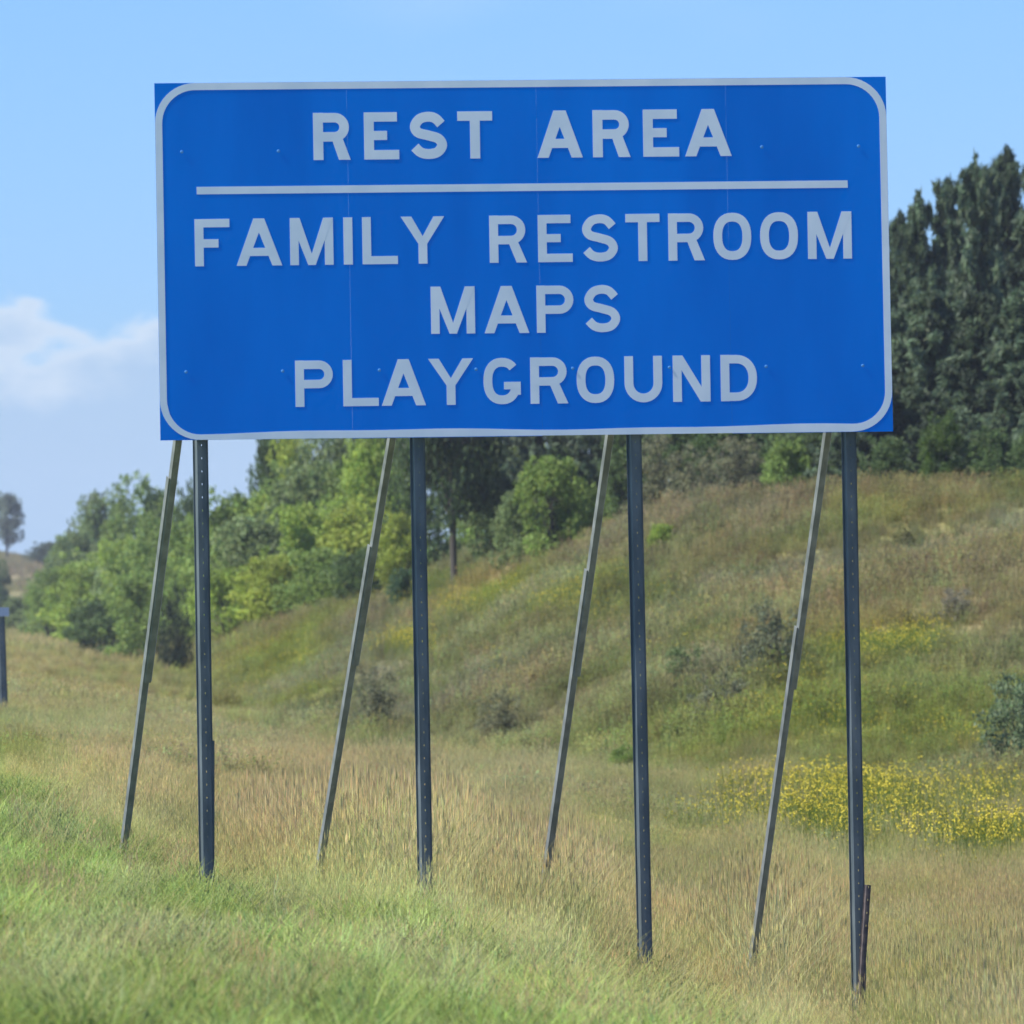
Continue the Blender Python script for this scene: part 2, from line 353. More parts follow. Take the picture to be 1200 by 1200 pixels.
# letters drawn as strokes
def path(pts, t, closed=False):
    n = len(pts); Lf, Rt = [], []
    for i in range(n):
        if closed: a, b, c = pts[i-1], pts[i], pts[(i+1) % n]
        else: a, b, c = pts[max(i-1, 0)], pts[i], pts[min(i+1, n-1)]
        d1 = Vector((b[0]-a[0], b[1]-a[1])); d2 = Vector((c[0]-b[0], c[1]-b[1]))
        if d1.length < 1e-6: d1 = d2
        if d2.length < 1e-6: d2 = d1
        d1.normalize(); d2.normalize(); nn = Vector((-(d1.y+d2.y), d1.x+d2.x)); nn.normalize()
        s = t/2/max(.5, nn.dot(Vector((-d1.y, d1.x))))
        Lf.append((b[0]+nn.x*s, b[1]+nn.y*s)); Rt.append((b[0]-nn.x*s, b[1]-nn.y*s))
    return ('strip', Lf, Rt, closed)
def rect(x0, y0, x1, y1): return ('poly', [(x0, y0), (x1, y0), (x1, y1), (x0, y1)])
def poly(*p): return ('poly', list(p))
def catmull(P, n=5):
    o = []
    for i in range(len(P)-1):
        p0, p1, p2, p3 = P[max(i-1, 0)], P[i], P[i+1], P[min(i+2, len(P)-1)]
        for k in range(n):
            t = k/n; o.append(tuple(.5*((2*p1[c])+(-p0[c]+p2[c])*t+(2*p0[c]-5*p1[c]+4*p2[c]-p3[c])*t*t+(-p0[c]+3*p1[c]-3*p2[c]+p3[c])*t**3) for c in (0, 1)))
    o.append(P[-1]); return o
def sup(cx, cy, rx, ry, a, e=2.35):
    c, s = math.cos(a), math.sin(a); return (cx+rx*math.copysign(abs(c)**(2/e), c), cy+ry*math.copysign(abs(s)**(2/e), s))
def glyph(ch, W_, H, t):
    h = t/2; R = []
    if ch == 'I': R = [rect(0, 0, W_, H)]
    elif ch == 'L': R = [rect(0, 0, t, H), rect(t, 0, W_, t*.92)]
    elif ch == 'E': R = [rect(0, 0, t, H), rect(t, H-t*.95, W_*.95, H), rect(t, H*.5-t*.42, W_*.66, H*.5+t*.5), rect(t, 0, W_, t*.95)]
    elif ch == 'F': R = [rect(0, 0, t, H), rect(t, H-t*.95, W_, H), rect(t, H*.46-t*.35, W_*.68, H*.46+t*.6)]
    elif ch == 'T': R = [rect(0, H-t*.95, W_, H), rect(W_/2-h, 0, W_/2+h, H-t*.95)]
    elif ch == 'A':
        k = 1.12*t; a = .62*t
        R = [poly((0, 0), (k, 0), (W_/2+a, H), (W_/2-a, H)), poly((W_-k, 0), (W_, 0), (W_/2+a, H), (W_/2-a, H)), rect(W_*.22, H*.205, W_*.78, H*.205+t*.92)]
    elif ch in 'RP':
        yb = H*(.385 if ch == 'R' else .395)+h; r = (H-h-yb)/2; cx = W_*(.97 if ch == 'R' else 1)-h-r
        pts = [(t*.5, H-h)]+[(cx+r*math.cos(a), yb+r+r*math.sin(a)) for a in [math.radians(90-180*k/14) for k in range(15)]]+[(t*.5, yb)]
        R = [rect(0, 0, t, H), path(pts, t*.96)]
        if ch == 'R': R.append(poly((W_-1.18*t, 0), (W_, 0), (W_*.5+1.12*t, H*.44), (W_*.5, H*.44)))
    elif ch == 'D':
        cx = W_*.42; rx = W_-h-cx; ry = H/2-h
        pts = [(t*.5, H-h)]+[sup(cx, H/2, rx, ry, math.radians(90-180*k/20), 2.2) for k in range(21)]+[(t*.5, h)]
        R = [rect(0, 0, t, H), path(pts, t*.96)]
    elif ch == 'O': R = [path([sup(W_/2, H/2, W_/2-h, H/2-h, 2*math.pi*k/36) for k in range(36)], t, True)]
    elif ch == 'G':
        R = [path([sup(W_/2, H/2, W_/2-h, H/2-h, math.radians(42+300*k/30)) for k in range(31)], t), rect(W_-t*1.02, H*.2, W_, H*.48), rect(W_*.55, H*.48-t*.05-t*.8, W_, H*.48)]
    elif ch == 'S':
        P = [(.96, .80), (.76, .955), (.5, 1.0), (.2, .94), (.03, .75), (.14, .58), (.5, .50), (.86, .41), (.99, .23), (.82, .05), (.5, 0), (.22, .05), (.02, .19)]
        R = [path(catmull([(h+a*(W_-t), h+b*(H-t)) for a, b in P]), t)]
    elif ch == 'U':
        r = W_/2-h; ry = r*1.02
        R = [path([(h, H), (h, h+ry)]+[(W_/2+r*math.cos(a), h+ry+ry*math.sin(a)) for a in [math.radians(180+180*k/16) for k in range(1, 16)]]+[(W_-h, h+ry), (W_-h, H)], t)]
    elif ch == 'N': R = [rect(0, 0, t, H), rect(W_-t, 0, W_, H), poly((W_-t*1.12, 0), (W_, 0), (t*1.12, H), (0, H))]
    elif ch == 'M': R = [rect(0, 0, t*.98, H), rect(W_-t*.98, 0, W_, H), poly((W_/2-.42*t, 0), (W_/2+.42*t, 0), (t*1.12, H), (0, H)), poly((W_/2-.42*t, 0), (W_/2+.42*t, 0), (W_, H), (W_-t*1.12, H))]
    elif ch == 'Y': R = [poly((0, H), (t*1.22, H), (W_/2+h, H*.42), (W_/2-h, H*.42)), poly((W_-t*1.22, H), (W_, H), (W_/2+h, H*.42), (W_/2-h, H*.42)), rect(W_/2-h, 0, W_/2+h, H*.44)]
    return R
LEAN = math.radians(.95)
def letter(ch, x0, x1, base, slope, H, t):
    def mp_(p, base=base): 
        x = x0+p[0]; yb = base(x); return (x+1-p[1]*math.sin(LEAN)*1.0, yb-p[1])
    parts = []
    for k, g in enumerate(glyph(ch, x1-x0, H, t)):
        z0, z1 = -.001-.0001*k, .0009+.0001*k
        if g[0] == 'poly': parts.append(prism([mp_(p) for p in g[1]], z0, z1))
        else:
            _, Lf, Rt, cl = g; n = len(Lf); V = []
            for z in (z1, z0): V += [onp(*mp_(p), z) for p in Lf]+[onp(*mp_(p), z) for p in Rt]
            Fc = []
            for i in range(n if cl else n-1):
                j = (i+1) % n; Fc += [[i, j, n+j, n+i], [i, 2*n+i, 2*n+j, j], [n+i, n+j, 3*n+j, 3*n+i]]
            if not cl: Fc += [[0, n, 3*n, 2*n], [n-1, 2*n-1, 4*n-1, 3*n-1]]
            parts.append((V, Fc))
    part('letter', join(parts), M['white'])
rows = [
 (lambda x: 187.4-.0100*(x-388), 55.3, 11.6, [('R', 366.5, 410), ('E', 426, 467), ('S', 479, 523.5), ('T', 535.6, 576.5), ('A', 629, 682), ('R', 694, 738), ('E', 753, 795), ('A', 802, 856.5)]),
 (lambda x: 312-.0120*(x-240), 55.3, 10.3, [('F', 227.7, 268.6), ('A', 276.3, 329.8), ('M', 339.3, 390), ('I', 402, 412.6), ('L', 424, 465.4), ('Y', 469.3, 520.4),
   ('R', 573, 616.7), ('E', 629.8, 670.3), ('S', 680.8, 723.6), ('T', 732.6, 772.6), ('R', 782.6, 825.2), ('O', 835.4, 879.8), ('O', 890.2, 934.6), ('M', 946, 997.5)]),
 (lambda x: 391-.0100*(x-530), 55.3, 10.2, [('M', 504.4, 556), ('A', 566.9, 619.4), ('P', 628.3, 671.7), ('S', 683.5, 726.3)]),
 (lambda x: 476.6-.0133*(x-367), 54.3, 10.3, [('P', 345.5, 389.8), ('L', 401.5, 443), ('A', 446.5, 498.3), ('Y', 501.4, 554.3), ('G', 566, 609.6), ('R', 620.9, 665.1), ('O', 675.2, 719.2), ('U', 731.3, 775.5), ('N', 788, 831.8), ('D', 844, 886.7)])]
for bf, H, t_, ls in rows:
    for ch, a, b in ls: letter(ch, a, b, bf, 0, H, t_)
# bolts in two rows
def dome(c, nrm, r, hgt, n=8):
    u = PR; v = Vector((0, 0, 1)); V = [c+u*(r*math.cos(2*math.pi*k/n))+v*(r*math.sin(2*math.pi*k/n)) for k in range(n)]
    V += [c+u*(.6*r*math.cos(2*math.pi*k/n))+v*(.6*r*math.sin(2*math.pi*k/n))+nrm*hgt for k in range(n)]
    return V, [[k, (k+1) % n, n+(k+1) % n, n+k] for k in range(n)]+[list(range(n, 2*n))]
for r_, (ya, sl) in enumerate(((178, -.0085), (436, -.0095))):
    for k in range(8):
        x = 213+r_*5+113.3*k; y = ya+sl*(x-213)
        if r_ == 0 and 360 < x < 862: continue      # those sit under the lettering film
        part('bolt', dome(onp(x, y, .0015), PN, .0085, .002), M['bolt'])
# horizontal rails bolted behind the sheets
def box_dir(c0, c1, u, v, hu, hv):
    V = [c+u*a*hu+v*b*hv for c in (c0, c1) for a, b in ((-1, -1), (1, -1), (1, 1), (-1, 1))]
    return V, [[0, 1, 2, 3], [7, 6, 5, 4], [0, 4, 5, 1], [1, 5, 6, 2], [2, 6, 7, 3], [3, 7, 4, 0]]
for py_ in (135, 300, 470):
    part('rail', box_dir(onp(200, py_+1, -.035), onp(1025, py_-6, -.035), PN, Vector((0, 0, 1)), .018, .03), M['alu'])

def channel(P0, P1, side, back, w, d, sp=.065, hole=(.0042, .009), plain=False):
    """punched hat section from P0 (bottom) to P1 (top); side = width direction, back = direction the flanges run"""
    ax = (P1-P0); Ln = ax.length; ax.normalize(); side = (side-ax*side.dot(ax)).normalized(); back = (back-ax*back.dot(ax)-side*back.dot(side)).normalized()
    wb = w*.27; prof = [(-w/2, d), (-w*.33, 0), (-hole[0]/2, 0)] if plain else [(-w/2, d), (-w*.36, d), (-wb, 0), (-hole[0]/2, 0)]
    V, Fc = [], []
    def strip(pr):
        o = len(V)
        for s in (0, Ln):
            for a, b in pr: V.append(P0+ax*s+side*a+back*b)
        k = len(pr)
        for i in range(k-1): Fc.append([o+i, o+i+1, o+k+i+1, o+k+i])
    strip(prof); strip([(-a, b) for a, b in prof[::-1]])
    s = 0.0
    while s < Ln:
        e = min(Ln, s+sp-hole[1]); o = len(V)
        for q in (s, e): V.append(P0+ax*q-side*(hole[0]/2)); V.append(P0+ax*q+side*(hole[0]/2))
        Fc.append([o, o+1, o+3, o+2]); s += sp
    return V, Fc
def chan_part(name, *a, material, thick=.005, parent=sign, **kw):
    V, Fc = channel(*a, **kw); me = mesh(name, V, Fc, (material,)); o = link(name, me, parent)
    md = o.modifiers.new('thickness', 'SOLIDIFY'); md.thickness = thick; md.offset = 0
    return o
def plane_at(px, py, back): return onp(px, py, -back)
BACK = -PN; UP = Vector((0, 0, 1))
posts = [(236.0, 244.0, 1030), (490.5, 499.5, 1010), (744.5, 757.5, 1120), (996.5, 1008.0, 1130)]
braces = [(209.5, 152.0, 968), (460.0, 383.0, 985), (715.0, 640.0, 1050), (970.0, 890.5, 1092)]
splice = [(560, 800), (640, 780), (668, 793), (735, 808)]
for i, (xt, xb, yb) in enumerate(posts):
    lean = (xb-xt)/(yb-513.0)
    Pb = onp(xt+lean*(yb-513), yb, -.062); gzb = float(gz(Pb.x, Pb.y)); Pt = onp(xt-lean*(513-108), 112, -.062)
    ax = (Pt-Pb).normalized(); Pb2 = Pb - ax*((Pb.z-gzb+.25)/ax.z)
    # foot goes on straight into the ground
    chan_part('post', Pb2, Pt, PR, BACK, .077, .036, material=M['post'])
    for b in range(3):
        c = onp(xt-lean*(513-(135, 300, 470)[b]), (135, 300, 470)[b], 0) 
    # brace: two lapped lengths of lighter channel running down and back
    bt, bb, by = braces[i]; sl = (bb-bt)/(by-515.0)
    # top meets the post behind the panel, foot is about two metres behind
    ytop = 515-(xt-bt)/abs(sl+(-lean))*.9; ytop = max(ytop, 150)
    T = onp(bt+sl*(ytop-515), ytop, -.11)
    fx, fy = bb, by+14
    # find the foot on the ground by depth: same ray, 2.1 m behind the panel
    Bf = onp(fx+sl*14, fy, -2.15)
    g = float(gz(Bf.x, Bf.y))
    ax = (T-Bf).normalized(); Bf2 = Bf-ax*((Bf.z-g+.2)/ax.z)
    tot = (T-Bf)
    def along(y):      # point on the brace axis seen at row y
        lo, hi = 0.0, 1.0
        for _ in range(30):
            mdl = (lo+hi)/2; P = Bf+tot*mdl; yy = to_px(P.x, P.y, P.z)[1]
            if yy > y: lo = mdl
            else: hi = mdl
        return Bf+tot*lo
    s0, s1 = splice[i]
    sidev = (PR*.996+BACK*.087).normalized()
    bk = (BACK*.996-PR*.087).normalized()
    chan_part('brace', along(s1), T, sidev, bk, .044, .019, material=M['brace'], thick=.004, plain=True, hole=(.003, .005), sp=.10)
    off = bk*.007-sidev*.010
    chan_part('brace', Bf2+off, along(s0)+off, sidev, bk, .043, .019, material=M['brace'], thick=.004, plain=True, hole=(.003, .005), sp=.10)
# stubs lapped beside the feet
def stub(px, y0, y1, back, w, ang=0, mname='rust'):
    P1 = onp(px+ang, y0, -back); P0 = onp(px, y1, -back); g = float(gz(P0.x, P0.y)); P0 = P0-(P1-P0).normalized()*max(0, P0.z-g+.2)
    chan_part('ground_stub', P0, P1, PR, BACK, w, .022, material=M[mname])
stub(1013.5, 1037, 1105, .03, .034, 4.5)
stub(248.0, 868, 1010, .10, .036, 0, 'post')

# far marker post by the left edge
YM = ghit(3, 850)
mk = bpy.data.objects.new('marker_post', None); COL.objects.link(mk); mk.location = at(3, 850, YM)
tag(mk, 'lone dark steel channel post with a pale capped top at the far left', 'post')
b0 = at(6, 856, YM); b0.z = float(gz(b0.x, b0.y))-.2; t0 = at(1, 722, YM)
inv = Matrix.Translation(-mk.location)
V, Fc = channel(b0, t0, PR, BACK, .10, .04); V = [inv@v for v in V]
o = link('post', mesh('marker_channel', V, Fc, (M['post'],)), mk); md = o.modifiers.new('thickness', 'SOLIDIFY'); md.thickness = .006
c = at(3, 717, YM); V, Fc = box_dir(c-PR*.05, c+PR*.07, UP, PN, .05, .012); V = [inv@(v+PN*.02) for v in V]
link('reflector', mesh('reflector', V, Fc, (M['cap'],)), mk)

# ------------------------------------------------------------------ trees and shrubs
def rdir(n):
    v = RS.normal(size=(n, 3)); return v/np.linalg.norm(v, axis=1, keepdims=True)
def leaves(cen, size, cols, elong=1.6, flat=None):
    n = len(cen); a = rdir(n); b = np.cross(a, rdir(n)); b /= np.linalg.norm(b, axis=1, keepdims=True)+1e-9
    if flat is not None: a = a*np.array([1, 1, flat]); a /= np.linalg.norm(a, axis=1, keepdims=True)
    s = (size*(.6+.8*RS.rand(n)))[:, None]
    V = np.stack([cen-a*s*elong*.5, cen+b*s*.4, cen+a*s*elong*.5, cen-b*s*.4], 1).reshape(-1, 3)
    return V
def tube(P, r0, r1, n=6):
    V, Fc = [], []; k = len(P)
    for i, p in enumerate(P):
        d = (P[min(i+1, k-1)]-P[max(i-1, 0)]).normalized(); u = d.orthogonal().normalized(); v = d.cross(u); r = r0+(r1-r0)*i/(k-1)
        V += [p+u*(r*math.cos(2*math.pi*q/n))+v*(r*math.sin(2*math.pi*q/n)) for q in range(n)]
    for i in range(k-1):
        for q in range(n): Fc.append([i*n+q, i*n+(q+1) % n, (i+1)*n+(q+1) % n, (i+1)*n+q])
    return V, Fc
def limb(a, b, r0, r1, wig=.05, k=5):
    L_ = (b-a).length; return tube([a.lerp(b, i/(k-1))+Vector(RS.normal(size=3)*wig*L_*(0 < i < k-1)) for i in range(k)], r0, r1)
def make_kind(kind, seed):
    """unit-height plant: returns (crown mesh, wood mesh); crown is 1 high, about 1 wide"""
    global RS
    RS = np.random.RandomState(seed); wood = []; C, Z, Cc = [], [], []
    def blob(c, r, n, size, shell=.55, col=1.0):
        d = rdir(n); rr = r*(shell+(1-shell)*RS.rand(n)**.6); p = np.array(c)+d*rr[:, None]*np.array([1, 1, .8])
        p += RS.normal(size=(n, 3))*r*.12
        C.append(p); Z.append(np.full(n, size)); base = col*(.75+.5*RS.rand(n))
        Cc.append(np.stack([base*(1+.25*(RS.rand(n)-.5)), base, base*(1+.3*(RS.rand(n)-.5))], 1))
    if kind == 'bush':
        for k in range(34):
            a = RS.rand()*2*math.pi; h = RS.rand()**.8; rad = .42*math.sqrt(max(.05, 1-(h-.25)**2*1.6))*RS.rand()**.5
            c = (rad*math.cos(a), rad*math.sin(a), .08+.80*h); r = .10+.09*RS.rand(); blob(c, r, 230, .026, col=.7+.6*RS.rand())
            if k % 2 == 0: wood.append(limb(Vector((0, 0, 0)), Vector(c), .012, .004))
        for k in range(26):   # sprigs breaking the outline
            a = RS.rand()*2*math.pi; h = .35+.65*RS.rand(); rad = .45*math.sqrt(max(.05, 1-(h-.25)**2*1.5)); blob((rad*math.cos(a), rad*math.sin(a), h), .045, 26, .022, col=1.1)
    elif kind == 'tree':
        tp = Vector((.02, .0, .62)); wood.append(limb(Vector((0, 0, -.02)), tp, .034, .016, .02))
        for k in range(46):
            a = RS.rand()*2*math.pi; h = RS.rand(); rad = .36*(1-.75*abs(h-.4)**1.3)*RS.rand()**.45
            c = (rad*math.cos(a), rad*math.sin(a), .26+.68*h); blob(c, .06+.075*RS.rand(), 190, .022, col=.65+.7*RS.rand())
            if k % 2 == 0: wood.append(limb(Vector((0, 0, .15+.45*h*RS.rand())), Vector(c), .009, .003))
        for k in range(30):
            a = RS.rand()*2*math.pi; h = RS.rand(); rad = .42*(1-.7*abs(h-.4)**1.3); blob((rad*math.cos(a), rad*math.sin(a), .28+.72*h), .035, 22, .02)
    elif kind == 'pine':
        wood.append(limb(Vector((0, 0, -.02)), Vector((.01, 0, .97)), .020, .004, .006, 8))
        for k in range(17):
            h = .10+.86*(k+RS.rand()*.6)/17; nb = 6 if h < .8 else 4; a0 = RS.rand()*6.28
            rad = (.31*(1-h)**.72+.02)*(.6+.75*RS.rand())
            for q in range(nb):
                a = a0+6.283*q/nb+RS.normal()*.2; rr = rad*(.65+.6*RS.rand())
                e = Vector((rr*math.cos(a), rr*math.sin(a), h+rr*(.25 if h < .6 else .55)*RS.rand())); s0 = Vector((0, 0, h-.01))
                wood.append(limb(s0, e, .006, .002, .03, 4)); col = .6+.8*RS.rand()
                for w in range(6):
                    f = .25+.78*w/5; c = s0.lerp(e, f)+Vector(RS.normal(size=3)*.012)+Vector((0, 0, .006))
                    blob(tuple(c), .020+.020*RS.rand(), 34, .016, shell=.1, col=col)
        blob((.01, 0, .985), .012, 14, .014)
    elif kind == 'twiggy':
        for k in range(60):
            a = RS.rand()*6.283; h = .25+.75*RS.rand()**1.2; rad = .5*RS.rand()**.6*(1.15-.5*h); e = Vector((rad*math.cos(a), rad*math.sin(a), h)); wood.append(limb(Vector((RS.normal()*.03, RS.normal()*.03, 0)), e, .004, .0015, .06))
            blob(tuple(e), .10, 48, .026, shell=.1, col=.8+.4*RS.rand()); blob(tuple(e*.7), .12, 26, .024, shell=.1, col=.7+.4*RS.rand())
    C_ = np.concatenate(C); keep = C_[:, 2] > .01; C_ = C_[keep]; Z_ = np.concatenate(Z)[keep]; K_ = np.concatenate(Cc)[keep]
    Vl = leaves(C_, Z_, K_, elong=(3.2 if kind == 'pine' else 1.7))
    cm_ = fast_mesh(kind+'_crown', Vl, len(C_), (M['leaf'],), K_)
    Vw, Fw = join(wood); wm = mesh(kind+'_wood', Vw, Fw, (M['bark'],), True)
    return cm_, wm
LIB = {k: [make_kind(k, 100+17*i+hash_) for i in range(n)] for k, n, hash_ in (('bush', 4, 1), ('tree', 3, 2), ('pine', 4, 3), ('twiggy', 2, 4))}
RS = np.random.RandomState(5)
cnt = {}
def plant(name, kind, px, Y, top, wpx, tint, label, category, group=None, base_py=None, bury=.0):
    if group and 'thicket' in group: wpx *= 1.18
    if base_py is not None: Y = ghit(px, base_py) or Y
    P = at(px, 700, Y); z0 = float(gz(P.x, Y)); P.z = z0-bury*K*Y
    zt = at(px, top, Y).z; h = max(.15, zt-P.z); w = wpx*K*Y
    o = bpy.data.objects.new(name, None); COL.objects.link(o); o.location = P; o.rotation_euler = (0, 0, RS.rand()*6.28)
    tag(o, label, category, group)
    i = cnt.get(kind, 0); cnt[kind] = i+1; cmh, wm = LIB[kind][i % len(LIB[kind])]
    ws = {'bush': 1.0, 'tree': .9, 'pine': .56, 'twiggy': 1.0}[kind]
    for nm, me_ in (('crown', cmh), ('trunk' if kind in ('tree', 'pine') else 'stems', wm)):
        c = link(nm, me_, o); c.scale = (w/ws, w/ws, h)
        if nm == 'crown': c['tint'] = [float(v) for v in tint]
    return o
G1 = 'trees and tall bushes of the thicket on the slope left of the sign'
DG = (.095, .15, .05); MG = (.19, .275, .065); BG_ = (.25, .345, .06); YG = (.295, .36, .06); GG = (.185, .25, .095); PG = (.10, .145, .08); GB = (.19, .20, .105)
T_ = plant
# distant left
T_('tree', 'tree', 10, 930, 577, 46, (.17, .21, .15), 'hazy lone round tree on the far ridge at the left edge', 'tree')
T_('bush', 'bush', 55, 900, 634, 60, (.08, .11, .055), 'low hazy bush on the far ridge right of the lone tree', 'bush')
T_('bush', 'bush', -2, 640, 655, 36, DG, 'dark round bush in front of the far ridge at the left edge', 'bush')
T_('bush', 'bush', 22, 500, 698, 60, GG, 'low greyish bush beside the far marker post', 'bush')
for px, Y, top, w, c, lab in (
 (86, 520, 622, 60, MG, 'small dark green bush, leftmost of the thicket against the sky'),
 (122, 470, 572, 78, GG, 'tall grey green bush in the thicket below the left sky'),
 (168, 440, 553, 92, MG, 'tallest rounded bush of the far thicket left of the first brace'),
 (64, 440, 665, 70, MG, 'low green bush on the left end of the thicket'),
 (100, 400, 655, 90, BG_, 'bright green bush low on the left of the thicket'),
 (148, 380, 625, 90, BG_, 'bright yellow green bush in the middle of the left thicket'),
 (196, 360, 585, 90, MG, 'green bush behind the first brace halfway up'),
 (120, 330, 700, 90, DG, 'dark green bush along the foot of the left thicket'),
 (165, 310, 668, 90, MG, 'green bush at the thicket foot left of the first brace'),
 (225, 300, 600, 84, MG, 'green bush seen between first brace and first post'),
 (222, 345, 560, 44, DG, 'narrow dark young tree rising behind the first post'),
 (275, 290, 573, 115, MG, 'round bush with its top against sky right of the first post'),
 (322, 300, 496, 60, DG, 'dark bush whose top just meets the sign bottom edge'),
 (352, 285, 500, 90, YG, 'yellow green tall bush under the sign lower edge'),
 (400, 280, 480, 120, GG, 'blue green bush below the sign left of the second brace'),
 (455, 270, 470, 110, BG_, 'tall bright bush directly behind the second brace top'),
 (300, 262, 600, 110, GG, 'grey green bush in the middle of the thicket'),
 (360, 255, 585, 110, BG_, 'bright bush in the centre of the thicket'),
 (425, 248, 580, 100, YG, 'yellow green bush left of the second brace'),
 (265, 255, 662, 90, BG_, 'bright low bush just right of the first post'),
 (320, 246, 648, 90, YG, 'yellow leaved low bush at the thicket foot'),
 (372, 240, 640, 90, MG, 'green low bush at the thicket foot before the brown slope'),
 (420, 234, 640, 70, DG, 'dark low bush at the right end of the thicket foot'),
 (470, 232, 600, 60, YG, 'yellow green low bush between second brace and second post'),
 (500, 240, 500, 90, DG, 'dark green tree directly behind the second post'),
):
    T_('bush', 'bush', px, Y, top, w, c, lab, 'bush', G1)
ft = np.random.RandomState(77)
for k in range(26):      # the thicket closes up between the bushes one can tell apart
    px = 70+400*ft.rand(); Yk = float(np.interp(px, [70, 150, 250, 480], [470, 400, 300, 262]))+20*ft.rand()
    sky_ = float(np.interp(px, [60, 110, 150, 200, 240, 290, 320, 480], [650, 600, 575, 580, 590, 590, 530, 510])); low = float(np.interp(px, [60, 480], [720, 640]))
    T_('bush', 'bush', px, Yk, sky_+(low-sky_)*ft.rand(), 75+40*ft.rand(), (MG, BG_, GG, MG)[k % 4], 'green bush merged into the continuous thicket left of the second post', 'bush', G1)
T_('bush', 'twiggy', 205, 250, 682, 46, (.035, .055, .03), 'small dark shrub standing low between the first brace and post', 'bush', None, 757)
T_('tree', 'tree', 533, 211, 330, 135, (.06, .095, .038), 'dark tree with a bare trunk standing right of the second post', 'tree', None, None)
T_('bush', 'bush', 590, 212, 548, 110, GG, 'grey green bush between the dark trunk and the bright bush', 'bush')
T_('bush', 'bush', 650, 196, 530, 104, (.185, .265, .06), 'bright sunlit green bush left of the third brace', 'bush')
T_('bush', 'bush', 612, 200, 572, 70, GG, 'low grey green bush hugging the left side of the sunlit one', 'bush')
T_('bush', 'bush', 690, 199, 560, 44, MG, 'low green bush at the right side of the sunlit one', 'bush')
T_('bush', 'bush', 615, 235, 505, 120, YG, 'yellow green bush just under the sign between second and third posts', 'bush')
T_('bush', 'bush', 560, 245, 490, 120, MG, 'green bush behind the tree with the bare trunk', 'bush')
T_('bush', 'bush', 690, 212, 552, 60, DG, 'dark bush at the left foot of the third brace top', 'bush')
T_('bush', 'bush', 728, 208, 530, 46, MG, 'small green bush between third brace and third post', 'bush')
G2 = 'dark conifers along the crest behind and right of the sign'
for px, Y, top, w, lab in (
 (640, 225, 380, 120, 'dark conifer hidden above by the sign left of the third brace'),
 (690, 215, 340, 110, 'dark conifer behind the third brace'),
 (745, 212, 330, 120, 'dark conifer behind the third post'),
 (800, 210, 300, 130, 'dark conifer just right of the third post'),
 (860, 206, 280, 130, 'dark conifer midway between third and fourth posts'),
 (920, 203, 260, 130, 'dark conifer left of the fourth brace'),
 (975, 200, 260, 130, 'dark conifer behind the fourth brace'),
 (1025, 198, 262, 120, 'dark conifer beside the right edge of the sign'),
 (1062, 202, 246, 78, 'pointed conifer first to show right of the sign'),
 (1085, 195, 222, 85, 'slender conifer top second from the sign edge'),
 (1120, 203, 208, 93, 'tall conifer below the gap in the right skyline'),
 (1155, 198, 176, 101, 'tallest conifer on the right skyline'),
 (1188, 206, 170, 101, 'tall conifer by the right edge of the picture'),
 (1235, 200, 175, 140, 'tall conifer cut by the right picture edge'),
 (1050, 184, 360, 120, 'shorter dark conifer in front beside the sign edge'),
 (1100, 182, 330, 120, 'shorter conifer in front, middle of the right group'),
 (1150, 180, 340, 130, 'shorter conifer in front below the tallest one'),
 (1205, 178, 330, 130, 'shorter conifer in front at the right edge'),
 (1020, 182, 420, 110, 'low dark conifer in front under the sign right corner'),
):
    T_('pine_tree', 'pine', px, Y, top, w, tuple(np.array(PG)*(.85+.4*RS.rand())), lab, 'tree', G2)
# undergrowth along the crest
for px, Y, top, w, c, k, lab in (
 (770, 196, 512, 70, GB, 'twiggy', 'brown twiggy bush at the crest right of the third post'),
 (820, 192, 520, 80, GB, 'twiggy', 'wide grey brown thicket bush on the crest under the sign'),
 (872, 190, 515, 90, GB, 'twiggy', 'pale brown bare bush midway between the last two posts'),
 (925, 187, 512, 70, MG, 'bush', 'green bush on the crest left of the fourth brace'),
 (985, 184, 520, 60, DG, 'bush', 'dark bush on the crest between fourth brace and post'),
 (1040, 180, 510, 80, DG, 'bush', 'dark bush on the crest right of the fourth post'),
 (1108, 174, 480, 62, (.085, .14, .03), 'bush', 'brighter green bush at the foot of the right conifers'),
 (1165, 174, 500, 80, DG, 'bush', 'dark bush at the conifer foot near the right edge'),
 (1225, 172, 500, 90, DG, 'bush', 'dark bush at the conifer foot cut by the right edge'),
 (1080, 188, 440, 90, DG, 'bush', 'dark understorey bush behind the brighter green one'),
 (1145, 188, 430, 100, DG, 'bush', 'dark understorey bush below the tallest conifer'),
 (1200, 186, 420, 100, DG, 'bush', 'dark understorey bush among the rightmost conifers'),
 (860, 198, 470, 120, DG, 'bush', 'dark understorey bush behind the pale bare one'),
 (800, 202, 470, 110, DG, 'bush', 'dark understorey bush right of the third post'),
 (950, 196, 470, 110, DG, 'bush', 'dark understorey bush behind the fourth brace top'),
 (740, 204, 480, 80, DG, 'bush', 'dark understorey bush behind the third post'),
): T_('bush', k, px, Y, top, w, c, lab, 'bush', 'undergrowth along the crest')
